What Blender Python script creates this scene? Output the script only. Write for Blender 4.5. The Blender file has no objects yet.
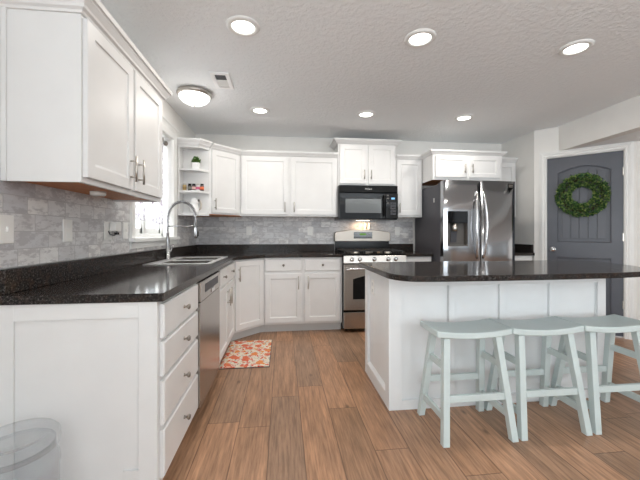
import bpy, bmesh, math, random
from mathutils import Vector, Matrix
from mathutils.geometry import tessellate_polygon
K = 0.0254                      # the room is measured in inches: X right, D out from the back wall, Z up
PI = math.pi
S = bpy.context.scene
C = S.collection
random.seed(7)

# ------------------------------------------------------------------ camera, world, light, exposure
cam = bpy.data.cameras.new('camera'); camo = bpy.data.objects.new('camera', cam); C.objects.link(camo)
cam.sensor_width = 36; cam.lens = 330.42/640*36
cam.shift_x = (320-321.54)/640; cam.shift_y = (233.33-240)/640
cam.clip_start = 0.05
camo.location = (44.658*K, -176.246*K, 45.646*K)
camo.rotation_euler = (PI/2, 0, -0.116)
S.camera = camo
S.view_settings.view_transform = 'Standard'; S.view_settings.look = 'None'
S.view_settings.gamma = 1; S.view_settings.exposure = 0.47; S.view_settings.use_curve_mapping = False

W = bpy.data.worlds.new('world'); S.world = W; W.use_nodes = True
W.node_tree.nodes['Background'].inputs[0].default_value = (0.86, 0.94, 1.0, 1)
W.node_tree.nodes['Background'].inputs[1].default_value = 1.35

def area(name, X, D, Z, sx, sy, power, color, rot):
    l = bpy.data.lights.new(name, 'AREA'); l.shape = 'RECTANGLE'; l.size = sx*K; l.size_y = sy*K
    l.energy = power; l.color = color
    o = bpy.data.objects.new(name, l); C.objects.link(o)
    o.location = (X*K, -D*K, Z*K); o.rotation_euler = rot
    return o
# daylight through the glazing of the rear wall (behind the camera)
area('side_window_daylight', 2, 245, 50, 74, 70, 62, (0.90, 0.96, 1.0), (0, -PI/2-.55, 0))
area('rear_window_daylight', 30, 318, 50, 62, 74, 32, (0.86, 0.94, 1.0), (PI/2+1.25, 0, 0))
area('rear_door_daylight', 150, 318, 50, 70, 74, 125, (0.86, 0.94, 1.0), (PI/2+1.3, 0, 0))
area('hall_fill_light', 258, 112, 44, 74, 74, 7, (1.0, 0.97, 0.93), (0, PI/2, 0))  # added fill lamp, no window here; lifts faces turned towards the hall
area('sink_window_daylight', -9, 53.5, 64, 36, 31, 22, (0.95, 0.98, 1.0), (0, -PI/2, 0))
DOWNLIGHT_W = 4.5; DOME_W = 1.1; COOK_W = 0.8
LAMP_COL = (1.0, 0.95, 0.88)

# ------------------------------------------------------------------ mesh helpers
class MB:
    """collects shapes in room inches (X, D, Z)"""
    def __init__(s): s.v = []; s.f = []; s.sm = []
    def add(s, vs, fs, smooth=False):
        n = len(s.v); s.v += [tuple(v) for v in vs]
        for f in fs: s.f.append([i+n for i in f]); s.sm.append(smooth)
        return s
    def box(s, x0, x1, d0, d1, z0, z1):
        return s.add([(x, d, z) for z in (z0, z1) for d in (d0, d1) for x in (x0, x1)],
            [(0,1,3,2),(4,6,7,5),(0,4,5,1),(1,5,7,3),(3,7,6,2),(2,6,4,0)])
    def hexa(s, p):                       # 8 points ordered like box
        return s.add(p, [(0,1,3,2),(4,6,7,5),(0,4,5,1),(1,5,7,3),(3,7,6,2),(2,6,4,0)])
    def fbox(s, F, a0, a1, b0, b1, z0, z1):
        return s.hexa([F(a, b, z) for z in (z0, z1) for b in (b0, b1) for a in (a0, a1)])
    def prism(s, loops, z0, z1):          # plan loops [outer, hole...]
        flat = [p for l in loops for p in l]
        tris = tessellate_polygon([[Vector((p[0], p[1], 0)) for p in l] for l in loops])
        n = len(flat)
        vs = [(p[0], p[1], z0) for p in flat] + [(p[0], p[1], z1) for p in flat]
        fs = []
        if len(loops) == 1: fs += [tuple(range(n)), tuple(range(n, 2*n))]
        else:
            for t in tris: fs.append(tuple(t)); fs.append(tuple(i+n for i in t))
        k = 0
        for l in loops:
            m = len(l)
            for i in range(m):
                j = (i+1) % m; fs.append((k+i, k+j, k+j+n, k+i+n))
            k += m
        return s.add(vs, fs)
    def tube(s, pts, r, seg=10, closed=False, smooth=True):
        pts = [Vector(p) for p in pts]; n = len(pts); rs = r if isinstance(r, (list, tuple)) else [r]*n
        vs = []; ref = None
        for i, p in enumerate(pts):
            a = pts[(i-1) % n] if (closed or i > 0) else p; b = pts[(i+1) % n] if (closed or i < n-1) else p
            t = (b-a).normalized()
            if ref is None: ref = Vector((0,0,1)) if abs(t.z) < .9 else Vector((1,0,0))
            u = (ref - t*ref.dot(t)); u = u.normalized() if u.length > 1e-6 else t.orthogonal().normalized()
            ref = u; w = t.cross(u)
            for k in range(seg):
                q = 2*PI*k/seg; vs.append(p + (u*math.cos(q)+w*math.sin(q))*rs[i])
        fs = []
        for i in range(n if closed else n-1):
            j = (i+1) % n
            for k in range(seg): l = (k+1) % seg; fs.append((i*seg+k, i*seg+l, j*seg+l, j*seg+k))
        s.add(vs, fs, smooth)
        if not closed: s.add(vs[:seg], [tuple(range(seg))]); s.add(vs[-seg:], [tuple(range(seg))])
        return s
    def lathe(s, O, prof, axis='z', seg=28, smooth=True, F=None, caps=True):   # prof [(r, h)]
        vs = []
        O = Vector(O)
        for r, h in prof:
            for k in range(seg):
                q = 2*PI*k/seg; c, n_ = r*math.cos(q), r*math.sin(q)
                if F is not None: vs.append(F(O.x + c, O.y + h, O.z + n_))      # axis along the frame normal
                elif axis == 'z': vs.append(O + Vector((c, n_, h)))
                elif axis == 'x': vs.append(O + Vector((h, c, n_)))
                else: vs.append(O + Vector((c, h, n_)))
        fs = []
        for i in range(len(prof)-1):
            for k in range(seg): l = (k+1) % seg; fs.append((i*seg+k, i*seg+l, (i+1)*seg+l, (i+1)*seg+k))
        s.add(vs, fs, smooth)
        if caps:
            for e in (0, len(prof)-1):
                if prof[e][0] > 1e-4: s.add(vs[e*seg:(e+1)*seg], [tuple(range(seg))])
        return s
    def sweep(s, path, prof, pre=None, post=None, closed=False, flip=1):
        """plan path [(X, D)], profile [(out, Z)]; out is to the right of travel times flip; mitred"""
        P = [Vector(p) for p in path]; n = len(P); vs = []; m = len(prof)
        for i in range(n):
            a = P[i-1] if (i > 0 or closed) else (Vector(pre) if pre else None)
            b = P[(i+1) % n] if (i < n-1 or closed) else (Vector(post) if post else None)
            ds = []
            if a is not None: ds.append((P[i]-a).normalized())
            if b is not None: ds.append((b-P[i]).normalized())
            ns = [Vector((d.y, -d.x))*flip for d in ds]
            if len(ns) == 2:
                mm = (ns[0]+ns[1]).normalized(); mm = mm / max(.3, mm.dot(ns[0]))
            else: mm = ns[0]
            for o, z in prof: vs.append((P[i].x+mm.x*o, P[i].y+mm.y*o, z))
        fs = []
        for i in range(n if closed else n-1):
            j = (i+1) % n
            for k in range(m): l = (k+1) % m; fs.append((i*m+k, i*m+l, j*m+l, j*m+k))
        if not closed: fs += [tuple(range(m)), tuple(range((n-1)*m, n*m))]
        return s.add(vs, fs)
    def loopsweep(s, F, pts, prof, closed=True):
        """frame-plane loop pts [(a, z)], profile [(in_plane_offset, b)] swept round it with mitres"""
        P = [Vector(p) for p in pts]; n = len(P); m = len(prof); vs = []
        for i in range(n):
            ds = []
            if i > 0 or closed: ds.append((P[i]-P[i-1]).normalized())
            if i < n-1 or closed: ds.append((P[(i+1) % n]-P[i]).normalized())
            ns = [Vector((d.y, -d.x)) for d in ds]
            mm = (ns[0]+ns[-1]).normalized(); mm = mm / max(.4, mm.dot(ns[0]))
            for o, b in prof: q = P[i]+mm*o; vs.append(F(q.x, b, q.y))
        fs = []
        for i in range(n if closed else n-1):
            j = (i+1) % n
            for k in range(m): l = (k+1) % m; fs.append((i*m+k, i*m+l, j*m+l, j*m+k))
        if not closed: fs += [tuple(range(m)), tuple(range((n-1)*m, n*m))]
        return s.add(vs, fs)
    def build(s, name, mat, parent=None, bevel=0, seg=2, auto=False):
        off = Vector((0, 0, 0)); p = parent
        while p is not None: off += p.location; p = p.parent
        me = bpy.data.meshes.new(name)
        me.from_pydata([Vector((v[0]*K, -v[1]*K, v[2]*K))-off for v in s.v], [], s.f)
        me.polygons.foreach_set('use_smooth', s.sm)
        bm = bmesh.new(); bm.from_mesh(me)
        bmesh.ops.remove_doubles(bm, verts=bm.verts, dist=1e-6)
        bmesh.ops.recalc_face_normals(bm, faces=bm.faces)
        bm.to_mesh(me); bm.free()
        for m in (mat if isinstance(mat, (list, tuple)) else [mat]): me.materials.append(m)
        o = bpy.data.objects.new(name, me); C.objects.link(o); o.parent = parent
        if bevel:
            b = o.modifiers.new('bevel', 'BEVEL'); b.width = bevel*K; b.segments = seg; b.limit_method = 'ANGLE'
            b.angle_limit = math.radians(40)
        return o

def Fr(O, u, n):                          # frame on an upright face: a along it, b out of it, z up
    def f(a, b, z): return (O[0]+u[0]*a+n[0]*b, O[1]+u[1]*a+n[1]*b, z)
    return f
def tag(o, label=None, cat=None, group=None, kind=None):
    if label: o['label'] = label
    if cat: o['category'] = cat
    if group: o['group'] = group
    if kind: o['kind'] = kind
    return o
def thing(name, X, D, Z, label, cat, group=None):
    o = bpy.data.objects.new(name, None); C.objects.link(o); o.empty_display_size = .05
    o.location = (X*K, -D*K, Z*K); return tag(o, label, cat, group)
def struct(o): o['kind'] = 'structure'; return o
def copy_tree(o, parent=None):
    c = o.copy(); C.objects.link(c); c.parent = parent
    for ch in list(o.children): copy_tree(ch, c)
    return c

# ------------------------------------------------------------------ materials
def base(name, color, rough=.5, metal=0, **kw):
    m = bpy.data.materials.new(name); m.use_nodes = True
    b = m.node_tree.nodes['Principled BSDF']
    b.inputs['Base Color'].default_value = (*color, 1); b.inputs['Roughness'].default_value = rough
    b.inputs['Metallic'].default_value = metal
    for k, v in kw.items(): b.inputs[k].default_value = v
    return m
class NT:
    def __init__(s, m): s.t = m.node_tree; s.b = s.t.nodes['Principled BSDF']
    def n(s, ty, **kw):
        o = s.t.nodes.new(ty)
        for k, v in kw.items():
            if k.startswith('i_'): o.inputs[k[2:].replace('_', ' ')].default_value = v
            else: setattr(o, k, v)
        return o
    def l(s, a, b): s.t.links.new(a, b)
    def coord(s): return s.n('ShaderNodeTexCoord').outputs['Object']
    def mapped(s, scale, src=None, loc=(0,0,0)):
        mp = s.n('ShaderNodeMapping'); mp.inputs['Scale'].default_value = scale; mp.inputs['Location'].default_value = loc
        s.l(src or s.coord(), mp.inputs['Vector']); return mp.outputs[0]
    def noise(s, vec, scale, detail=3, rough=.5):
        o = s.n('ShaderNodeTexNoise'); o.inputs['Scale'].default_value = scale; o.inputs['Detail'].default_value = detail
        o.inputs['Roughness'].default_value = rough
        if vec is not None: s.l(vec, o.inputs['Vector'])
        return o.outputs['Fac']
    def ramp(s, fac, stops, interp='LINEAR'):
        o = s.n('ShaderNodeValToRGB'); e = o.color_ramp.elements; o.color_ramp.interpolation = interp
        e[0].position = stops[0][0]; e[0].color = (*stops[0][1], 1)
        e[1].position = stops[-1][0]; e[1].color = (*stops[-1][1], 1)
        for p, c in stops[1:-1]: q = e.new(p); q.color = (*c, 1)
        s.l(fac, o.inputs[0]); return o.outputs[0]
    def mix(s, fac, a, b, blend='MIX'):
        o = s.n('ShaderNodeMix', data_type='RGBA', blend_type=blend)
        for v, i in ((fac, 0), (a, 6), (b, 7)):
            if isinstance(v, (int, float)): o.inputs[i].default_value = v
            elif isinstance(v, tuple): o.inputs[i].default_value = (*v, 1)
            else: s.l(v, o.inputs[i])
        return o.outputs[2]
    def math(s, op, a, b=0.0):
        o = s.n('ShaderNodeMath', operation=op)
        for v, i in ((a, 0), (b, 1)):
            if isinstance(v, (int, float)): o.inputs[i].default_value = v
            else: s.l(v, o.inputs[i])
        return o.outputs[0]
    def bump(s, h, strength, dist=.002):
        o = s.n('ShaderNodeBump'); o.inputs['Strength'].default_value = strength; o.inputs['Distance'].default_value = dist
        s.l(h, o.inputs['Height']); s.l(o.outputs[0], s.b.inputs['Normal'])
    def color(s, c): s.l(c, s.b.inputs['Base Color'])

def painted(name, col, rough, amt=.02, bumpy=0):
    m = base(name, col, rough); t = NT(m); nz = t.noise(t.coord(), 6, 3)
    t.color(t.ramp(nz, [(.3, tuple(c*(1-amt) for c in col)), (.7, tuple(min(1, c*(1+amt)) for c in col))]))
    if bumpy: t.bump(t.noise(t.coord(), 150, 3), bumpy, .001)
    return m
M = {}
M['cab'] = painted('white_cabinet_paint', (.745, .742, .735), .38)
M['isl'] = painted('white_island_paint', (.80, .815, .82), .42)
M['trim'] = painted('white_trim_paint', (.80, .80, .78), .4)
M['hallwall'] = painted('hall_wall_reflection_tone', (.26, .25, .24), .8)  # for an unseen wall; dark tone chosen to darken the refrigerator's reflection
M['wall'] = painted('wall_paint', (.80, .785, .755), .8, .02, .15)
M['plastic'] = painted('white_plastic', (.82, .81, .78), .35)
M['ventwhite'] = painted('vent_white', (.93, .93, .93), .35)
M['sage'] = painted('sage_paint', (.57, .645, .635), .45, .04)
M['door'] = painted('charcoal_door_paint', (.074, .080, .098), .38, .06)
M['black'] = painted('black_enamel', (.006, .006, .006), .16)
M['black'].node_tree.nodes['Principled BSDF'].inputs['Specular IOR Level'].default_value = .14
M['iron'] = painted('cast_iron', (.012, .012, .012), .55)
M['darkgrey'] = painted('dark_grey_steel', (.060, .060, .070), .5)
M['toe'] = painted('toe_kick_grey', (.62, .62, .61), .5)
M['ceramic'] = painted('white_ceramic', (.85, .85, .84), .2)
M['wood'] = base('orange_wood', (.36, .15, .055), .5)
t = NT(M['wood']); g = t.noise(t.mapped((30, 3, 30)), 4, 4)
t.color(t.ramp(g, [(.3, (.46, .155, .04)), (.7, (.60, .22, .065))]))
M['shadegap'] = painted('face_frame_gap', (.55, .55, .54), .6)

m = M['ceil'] = base('ceiling_texture_paint', (.87, .89, .90), .9); t = NT(m)
n1 = t.noise(t.coord(), 28, 5, .6); t.bump(t.ramp(n1, [(.42, (0,0,0)), (.6, (1,1,1))]), .6, .004)

# floor: wide oak-look planks running towards the back wall
m = M['floor'] = base('oak_planks', (.3, .2, .12), .36); t = NT(m)
sx = t.n('ShaderNodeSeparateXYZ'); t.l(t.coord(), sx.inputs[0]); X, Y = sx.outputs[0], sx.outputs[1]
px = t.math('DIVIDE', t.math('SUBTRACT', X, 4.5*K), 7.42*K); row = t.math('FLOOR', px); fx = t.math('FRACT', px)
wn = t.n('ShaderNodeTexWhiteNoise', noise_dimensions='1D'); t.l(row, wn.inputs['W'])
py = t.math('ADD', t.math('DIVIDE', Y, 48*K), t.math('MULTIPLY', wn.outputs['Value'], 5.0))
cell = t.math('FLOOR', py); fy = t.math('FRACT', py)
cv = t.n('ShaderNodeCombineXYZ'); t.l(row, cv.inputs[0]); t.l(cell, cv.inputs[1])
w2 = t.n('ShaderNodeTexWhiteNoise', noise_dimensions='2D'); t.l(cv.outputs[0], w2.inputs['Vector'])
sh = t.n('ShaderNodeVectorMath', operation='ADD'); t.l(t.coord(), sh.inputs[0])
sc_ = t.n('ShaderNodeVectorMath', operation='SCALE'); t.l(w2.outputs['Color'], sc_.inputs[0]); sc_.inputs['Scale'].default_value = 7
t.l(sc_.outputs[0], sh.inputs[1])
gv = t.mapped((26, 1.6, 1), sh.outputs[0]); grain = t.noise(gv, 3.0, 6, .62)
gv2 = t.mapped((5, .9, 1), sh.outputs[0]); cloud = t.noise(gv2, 2.2, 3)
pc = t.ramp(w2.outputs['Value'], [(0, (.33, .195, .118)), (.25, (.47, .272, .165)), (.45, (.35, .225, .152)), (.65, (.53, .315, .200)), (.85, (.33, .215, .148)), (1, (.45, .275, .178))])
c1 = t.mix(t.ramp(grain, [(.35, (0,0,0)), (.75, (1,1,1))]), t.mix(1, pc, (.62, .58, .54), 'MULTIPLY'), t.mix(1, pc, (1.36, 1.33, 1.28), 'MULTIPLY'))
c2 = t.mix(t.ramp(cloud, [(.35, (0,0,0)), (.7, (.55,.55,.55))]), c1, t.mix(1, c1, (.70, .72, .74), 'MULTIPLY'))
kv = t.n('ShaderNodeTexVoronoi'); kv.inputs['Scale'].default_value = 3.1; t.l(t.mapped((1.6, .8, 1), sh.outputs[0]), kv.inputs['Vector'])
c3 = t.mix(t.ramp(kv.outputs['Distance'], [(.02, (.9,.9,.9)), (.10, (0,0,0))]), c2, (.10, .055, .03))
ex = t.math('MINIMUM', fx, t.math('SUBTRACT', 1.0, fx)); ey = t.math('MULTIPLY', t.math('MINIMUM', fy, t.math('SUBTRACT', 1.0, fy)), 48/7.42)
ed = t.math('MINIMUM', ex, ey); seam = t.ramp(ed, [(.006, (0,0,0)), (.02, (1,1,1))])
t.color(t.mix(seam, t.mix(1, c3, (.42, .38, .35), 'MULTIPLY'), t.mix(1, c3, (1.0, .955, .905), 'MULTIPLY')))
t.bump(t.mix(.5, seam, grain), .12, .002)

# black stone-look laminate
m = M['counter'] = base('black_stone_laminate', (.02, .018, .017), .11); t = NT(m); t.b.inputs['Specular IOR Level'].default_value = .14
a = t.noise(t.coord(), 120, 5, .65); b = t.noise(t.coord(), 30, 4, .6)
ca = t.ramp(a, [(.38, (.010, .009, .009)), (.55, (.032, .028, .026)), (.68, (.15, .14, .135))])
t.color(t.mix(t.ramp(b, [(.48, (0,0,0)), (.64, (.5,.5,.5))]), ca, (.060, .036, .026)))

# grey stone subway tile
def tile_mat(name, swap):
    m = base(name, (.5, .5, .5), .32); t = NT(m)
    s_ = t.n('ShaderNodeSeparateXYZ'); t.l(t.coord(), s_.inputs[0]); c_ = t.n('ShaderNodeCombineXYZ')
    t.l(s_.outputs[1 if swap else 0], c_.inputs[0]); t.l(s_.outputs[2], c_.inputs[1])
    mp = t.mapped((1, 1, 1), c_.outputs[0], (0.03, -40*K, 0))
    br = t.n('ShaderNodeTexBrick'); t.l(mp, br.inputs['Vector']); br.offset = .42; br.squash = .62; br.squash_frequency = 3
    for k, v in (('Scale', 1), ('Mortar Size', .0016), ('Mortar Smooth', .2), ('Bias', 0), ('Brick Width', 8.2*K), ('Row Height', 3.0*K)):
        br.inputs[k].default_value = v
    br.inputs['Color1'].default_value = (0, 0, 0, 1); br.inputs['Color2'].default_value = (1, 1, 1, 1); br.inputs['Mortar'].default_value = (.5, .5, .5, 1)
    tone = t.ramp(br.outputs['Color'], [(0, (.48, .48, .50)), (.25, (.68, .68, .68)), (.5, (.58, .58, .59)), (.75, (.80, .79, .77)), (1, (.70, .69, .69))])
    va = t.n('ShaderNodeVectorMath', operation='ADD'); vs_ = t.n('ShaderNodeVectorMath', operation='SCALE'); vs_.inputs['Scale'].default_value = 9
    t.l(br.outputs['Color'], vs_.inputs[0]); t.l(mp, va.inputs[0]); t.l(vs_.outputs[0], va.inputs[1]); mq = va.outputs[0]
    v1 = t.noise(t.mapped((6, 15, 1), mq), 1.3, 5, .62)
    tone = t.mix(t.ramp(v1, [(.44, (0,0,0)), (.62, (.8,.8,.8))]), tone, t.mix(.42, tone, (.45, .42, .41)))
    v2 = t.noise(t.mapped((1, 2.2, 1), mq), 11, 6, .72)
    tone = t.mix(t.ramp(v2, [(.49, (0,0,0)), (.55, (.85,.85,.85))]), tone, t.mix(.55, tone, (.30, .28, .29)))
    t.color(t.mix(br.outputs['Fac'], tone, (.40, .39, .39)))
    inv = t.math('SUBTRACT', 1.0, br.outputs['Fac']); t.bump(t.mix(.3, inv, v1), .35, .002)
    return m
M['tile_l'] = tile_mat('grey_stone_tile_side', True); M['tile_b'] = tile_mat('grey_stone_tile_back', False)

def metal(name, col, rough, stretch=(2, 2, 160)):
    m = base(name, col, rough, 1); t = NT(m); nz = t.noise(t.mapped(stretch), 6, 3)
    r = t.ramp(nz, [(.3, (rough*.92,)*3), (.7, (rough*1.08,)*3)]); t.l(r, t.b.inputs['Roughness']); return m
M['steel'] = metal('brushed_steel', (.45, .42, .39), .24)
M['fsteel'] = metal('fridge_steel', (.43, .435, .45), .18, (160, 2, 2))
M['nickel'] = metal('satin_nickel', (.52, .49, .45), .32)
M['chrome'] = metal('chrome', (.70, .70, .71), .14)
M['bgsteel'] = metal('backguard_steel_dimmed', (.31, .275, .24), .34)  # darker brown copy of the steel; dim reflections put into its colour
M['sinksteel'] = metal('sink_steel_brightened', (.78, .78, .78), .42)  # brighter copy for the rim; reflected window light put into its colour
M['fchrome'] = metal('faucet_chrome', (.40, .40, .41), .24)
M['bronze'] = metal('dark_nickel', (.30, .27, .24), .35)
M['glassblack'] = base('black_glass', (.005, .005, .006), .06, 0, **{'Specular IOR Level': .22})
M['greyglass'] = base('grey_window_glass', (.10, .105, .105), .09)
M['taupe'] = painted('taupe_plastic', (.12, .11, .10), .4)

def emit(name, col, st):
    m = bpy.data.materials.new(name); m.use_nodes = True; nt = m.node_tree; nt.nodes.clear()
    e = nt.nodes.new('ShaderNodeEmission'); e.inputs[0].default_value = (*col, 1); e.inputs[1].default_value = st
    o = nt.nodes.new('ShaderNodeOutputMaterial'); nt.links.new(e.outputs[0], o.inputs[0]); return m
M['lens'] = emit('lamp_lens', (1, .96, .9), 5.0)
M['dome'] = emit('dome_glass_lit', (1, .97, .93), 2.6)
M['led'] = emit('green_display', (.35, .75, .12), .3)
M['bled'] = emit('blue_display', (.25, .55, .9), 1.0)

# foliage with lighter and darker leaves
def leafy(name, a, b, c, sc):
    m = base(name, b, .5); t = NT(m); t.color(t.ramp(t.noise(t.coord(), sc, 2), [(.40, a), (.52, b), (.66, c)])); return m
M['leaf'] = leafy('boxwood_leaf', (.014, .055, .018), (.065, .16, .04), (.36, .42, .12), 48)
M['fern'] = leafy('plant_leaf', (.02, .07, .012), (.06, .15, .02), (.16, .27, .04), 90)
M['twig'] = painted('twig', (.05, .03, .015), .7)

# floral rug: cream with red and orange blossoms, grey-blue sprigs
m = M['rug'] = base('floral_rug', (.8, .7, .6), .85); t = NT(m); co = t.coord()
wob = t.n('ShaderNodeVectorMath', operation='ADD'); nzc = t.n('ShaderNodeTexNoise'); nzc.inputs['Scale'].default_value = 30; t.l(co, nzc.inputs['Vector'])
ws = t.n('ShaderNodeVectorMath', operation='SCALE'); ws.inputs['Scale'].default_value = .07; t.l(nzc.outputs['Color'], ws.inputs[0]); t.l(co, wob.inputs[0]); t.l(ws.outputs[0], wob.inputs[1])
def spots(scale, r0, r1):
    v = t.n('ShaderNodeTexVoronoi'); v.inputs['Scale'].default_value = scale; t.l(wob.outputs[0], v.inputs['Vector'])
    return t.ramp(v.outputs['Distance'], [(r0, (1,1,1)), (r1, (0,0,0))]), v.outputs['Color']
s1, k1 = spots(10, .36, .40); s2, k2 = spots(24, .36, .40); s3, k3 = spots(44, .28, .32)
big = t.ramp(k1, [(.3, (.62, .03, .015)), (.5, (.72, .20, .01)), (.7, (.70, .07, .03))], 'CONSTANT')
big = t.mix(t.noise(co, 60, 3), big, (.78, .30, .14))
sml = t.ramp(k2, [(.3, (.66, .05, .02)), (.55, (.75, .28, .04)), (.75, (.70, .14, .07))], 'CONSTANT')
tin = t.ramp(k3, [(.3, (.20, .21, .27)), (.6, (.35, .28, .12)), (.8, (.70, .2, .1))], 'CONSTANT')
c = t.mix(s3, (.76, .68, .56), tin); c = t.mix(s2, c, sml); t.color(t.mix(s1, c, big))

# curtain cloth: white with grey-mauve sprigs, lets daylight through
m = M['curtain'] = base('sprig_curtain', (.8, .8, .8), .9); t = NT(m)
nz = t.noise(t.coord(), 42, 4, .7)
cc = t.ramp(nz, [(.48, (.80, .80, .80)), (.58, (.44, .40, .45))]); t.color(cc)
tr = t.n('ShaderNodeBsdfTranslucent'); t.l(cc, tr.inputs[0]); mx = t.n('ShaderNodeMixShader'); mx.inputs[0].default_value = .5
out = t.t.nodes['Material Output']; t.l(t.b.outputs[0], mx.inputs[1]); t.l(tr.outputs[0], mx.inputs[2]); t.l(mx.outputs[0], out.inputs[0])
def clear(name, col, rough, ior, tr_mix):
    m = base(name, col, rough); t = NT(m); t.b.inputs['Alpha'].default_value = tr_mix; t.b.inputs['IOR'].default_value = ior; return m
M['pane'] = clear('window_pane', (.9, .95, .95), .02, 1.45, .12)
M['clear'] = m = base('clear_plastic', (.80, .82, .83), .12); t = NT(m)
lw = t.n('ShaderNodeLayerWeight'); lw.inputs['Blend'].default_value = .30
tp = t.n('ShaderNodeBsdfTransparent'); tp.inputs[0].default_value = (.95, .955, .96, 1); mx = t.n('ShaderNodeMixShader')
t.l(t.math('ADD', t.math('MULTIPLY', lw.outputs['Facing'], .42), .035), mx.inputs[0]); t.l(tp.outputs[0], mx.inputs[1]); t.l(t.b.outputs[0], mx.inputs[2])
t.l(mx.outputs[0], t.t.nodes['Material Output'].inputs[0])
M['outside'] = painted('garden_green', (.55, .78, .66), .9, .2)
def plain(name, col, r=.4): return painted(name, col, r)

# ------------------------------------------------------------------ setting
CE = 96.8
b = MB().box(-6, 262, -6, 330, -2, 0); struct(b.build('floor', M['floor']))
b = MB().box(-6, 175.7, -6, 330, CE, CE+4); struct(b.build('ceiling', M['ceil']))
b = MB().box(180.5, 262, 0, 330, 85, 88); struct(b.build('ceiling_hall', M['ceil']))
# left wall with the opening over the sink
WD0, WD1, WZ0, WZ1 = 36.3, 70.8, 44.2, 83.5
b = MB().box(-6, 0, -6, WD0, 0, CE).box(-6, 0, WD1, 206, 0, CE).box(-6, 0, 284, 330, 0, CE).box(-6, 0, 206, 284, 0, 14).box(-6, 0, 206, 284, 86, CE).box(-6, 0, WD0, WD1, 0, WZ0).box(-6, 0, WD0, WD1, WZ1, CE)
wall_left = struct(b.build('wall_left', M['wall']))
wall_back = struct(MB().box(0, 175, -6, 0, 0, CE).build('wall_back', M['wall']))
# tile between worktop and wall cabinets
t_ = MB().box(0, .35, .4, WD0-3.5, 40, 56).box(0, .35, WD1+3.5, 121, 40, 56).box(0, .35, WD0-3.5, WD1+3.5, 40, 42)
t_.build('tile_backsplash', M['tile_l'], wall_left)
MB().box(0, 116, 0, .35, 36, 56).build('tile_backsplash', M['tile_b'], wall_back)
# right wall, then the 45 degree pantry wall with its door, then the header over the hall
struct(MB().box(169, 174, -6, 25, 0, CE).build('wall_right', M['wall']))
FP = Fr((168.7, 25.3), (.70711, .70711), (-.70711, .70711))          # pantry wall: a along, b into the kitchen
DL, DRt, DT = 5.0, 33.2, 82.2
b = MB().fbox(FP, 0, DL, -5, 0, 0, CE-.1).fbox(FP, DRt, 37, -5, 0, 0, 85.2).fbox(FP, DL, 10.5, -5, 0, DT, CE-.1).fbox(FP, 10.5, DRt, -5, 0, DT, 85.2)
struct(b.build('wall_pantry', M['wall']))
struct(MB().box(175.7, 180.5, 32.4, 330, 85, CE+4).build('wall_header', M['wall']))
struct(MB().box(194.9, 262, 46.5, 51.5, 0, 85.2).build('wall_hall', M['wall']))
struct(MB().box(262, 266, 46, 180, 0, 88).box(262, 266, 192, 258, 0, 88).box(262, 266, 300, 330, 0, 88).box(262, 266, 180, 192, 0, 20).box(262, 266, 258, 300, 0, 6).box(262, 266, 180, 300, 84, 88).build('wall_hall_far', M['hallwall']))  # unseen; openings added as bright bands for the refrigerator doors to reflect
# rear wall behind the camera with two big window openings
b = MB().box(-6, 262, 322, 328, 0, 12).box(-6, 262, 322, 328, 88, CE)
for x0, x1 in ((-6, -2), (62, 113), (187, 262)): b.box(x0, x1, 322, 328, 12, 88)
struct(b.build('wall_rear', M['wall']))

# pantry door trim
casing = [(0, 0), (0, .9), (.35, 1.05), (.7, .75), (1.1, .75), (1.4, 1.0), (1.9, 1.0), (2.3, .7), (2.9, .55), (2.9, 0)]
b = MB(); pts = [(DRt, 0), (DRt, DT), (DL, DT), (DL, 0)]
b.loopsweep(FP, pts, casing, closed=False)
struct(b.build('trim_1', M['trim']))
b = MB().fbox(FP, DL, DL+.28, -5, .2, 0, DT).fbox(FP, DRt-.28, DRt, -5, .2, 0, DT).fbox(FP, DL, DRt, -5, .2, DT-.28, DT)
struct(b.build('trim_2', M['trim']))
# door slab
dl, dr = DL+.32, DRt-.32
pl, pr_ = 9.7, 28.7
def arch(l, r, z0, zs, zt, n=14):
    p = [(l, z0), (l, zs)]
    if zt > zs: p += [(l+(r-l)*i/n, zs+(zt-zs)*math.sin(PI*i/n)) for i in range(1, n)]
    return p + [(r, zs), (r, z0)]
panels = (('arched_panel', (41.8, 74.2, 76.9)), ('lower_panel', (8, 34.2, 34.2)))
def plate_with_holes(F, loops, b0, b1):
    flat = [p for l in loops for p in l]; n = len(flat); mb = MB()
    tris = tessellate_polygon([[Vector((p[0], p[1], 0)) for p in l] for l in loops])
    fs = [tuple(t) for t in tris] + [tuple(i+n for i in t) for t in tris]; k = 0
    for l in loops:
        m_ = len(l)
        for i in range(m_): jn = (i+1) % m_; fs.append((k+i, k+jn, k+jn+n, k+i+n))
        k += m_
    return mb.add([F(a, b0, z) for a, z in flat] + [F(a, b1, z) for a, z in flat], fs)
loops = [[(dl, .5), (dr, .5), (dr, DT-.35), (dl, DT-.35)]] + [arch(pl, pr_, *zz) for _, zz in panels]
door = struct(plate_with_holes(FP, loops, -1.2, -.35).fbox(FP, dl, dr, -1.7, -1.2, .5, DT-.35).build('door_1', M['door']))
bead = [(.12, -.4), (.1, -.15), (-.1, -.1), (-.3, -.2), (-.35, -.4)]
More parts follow.
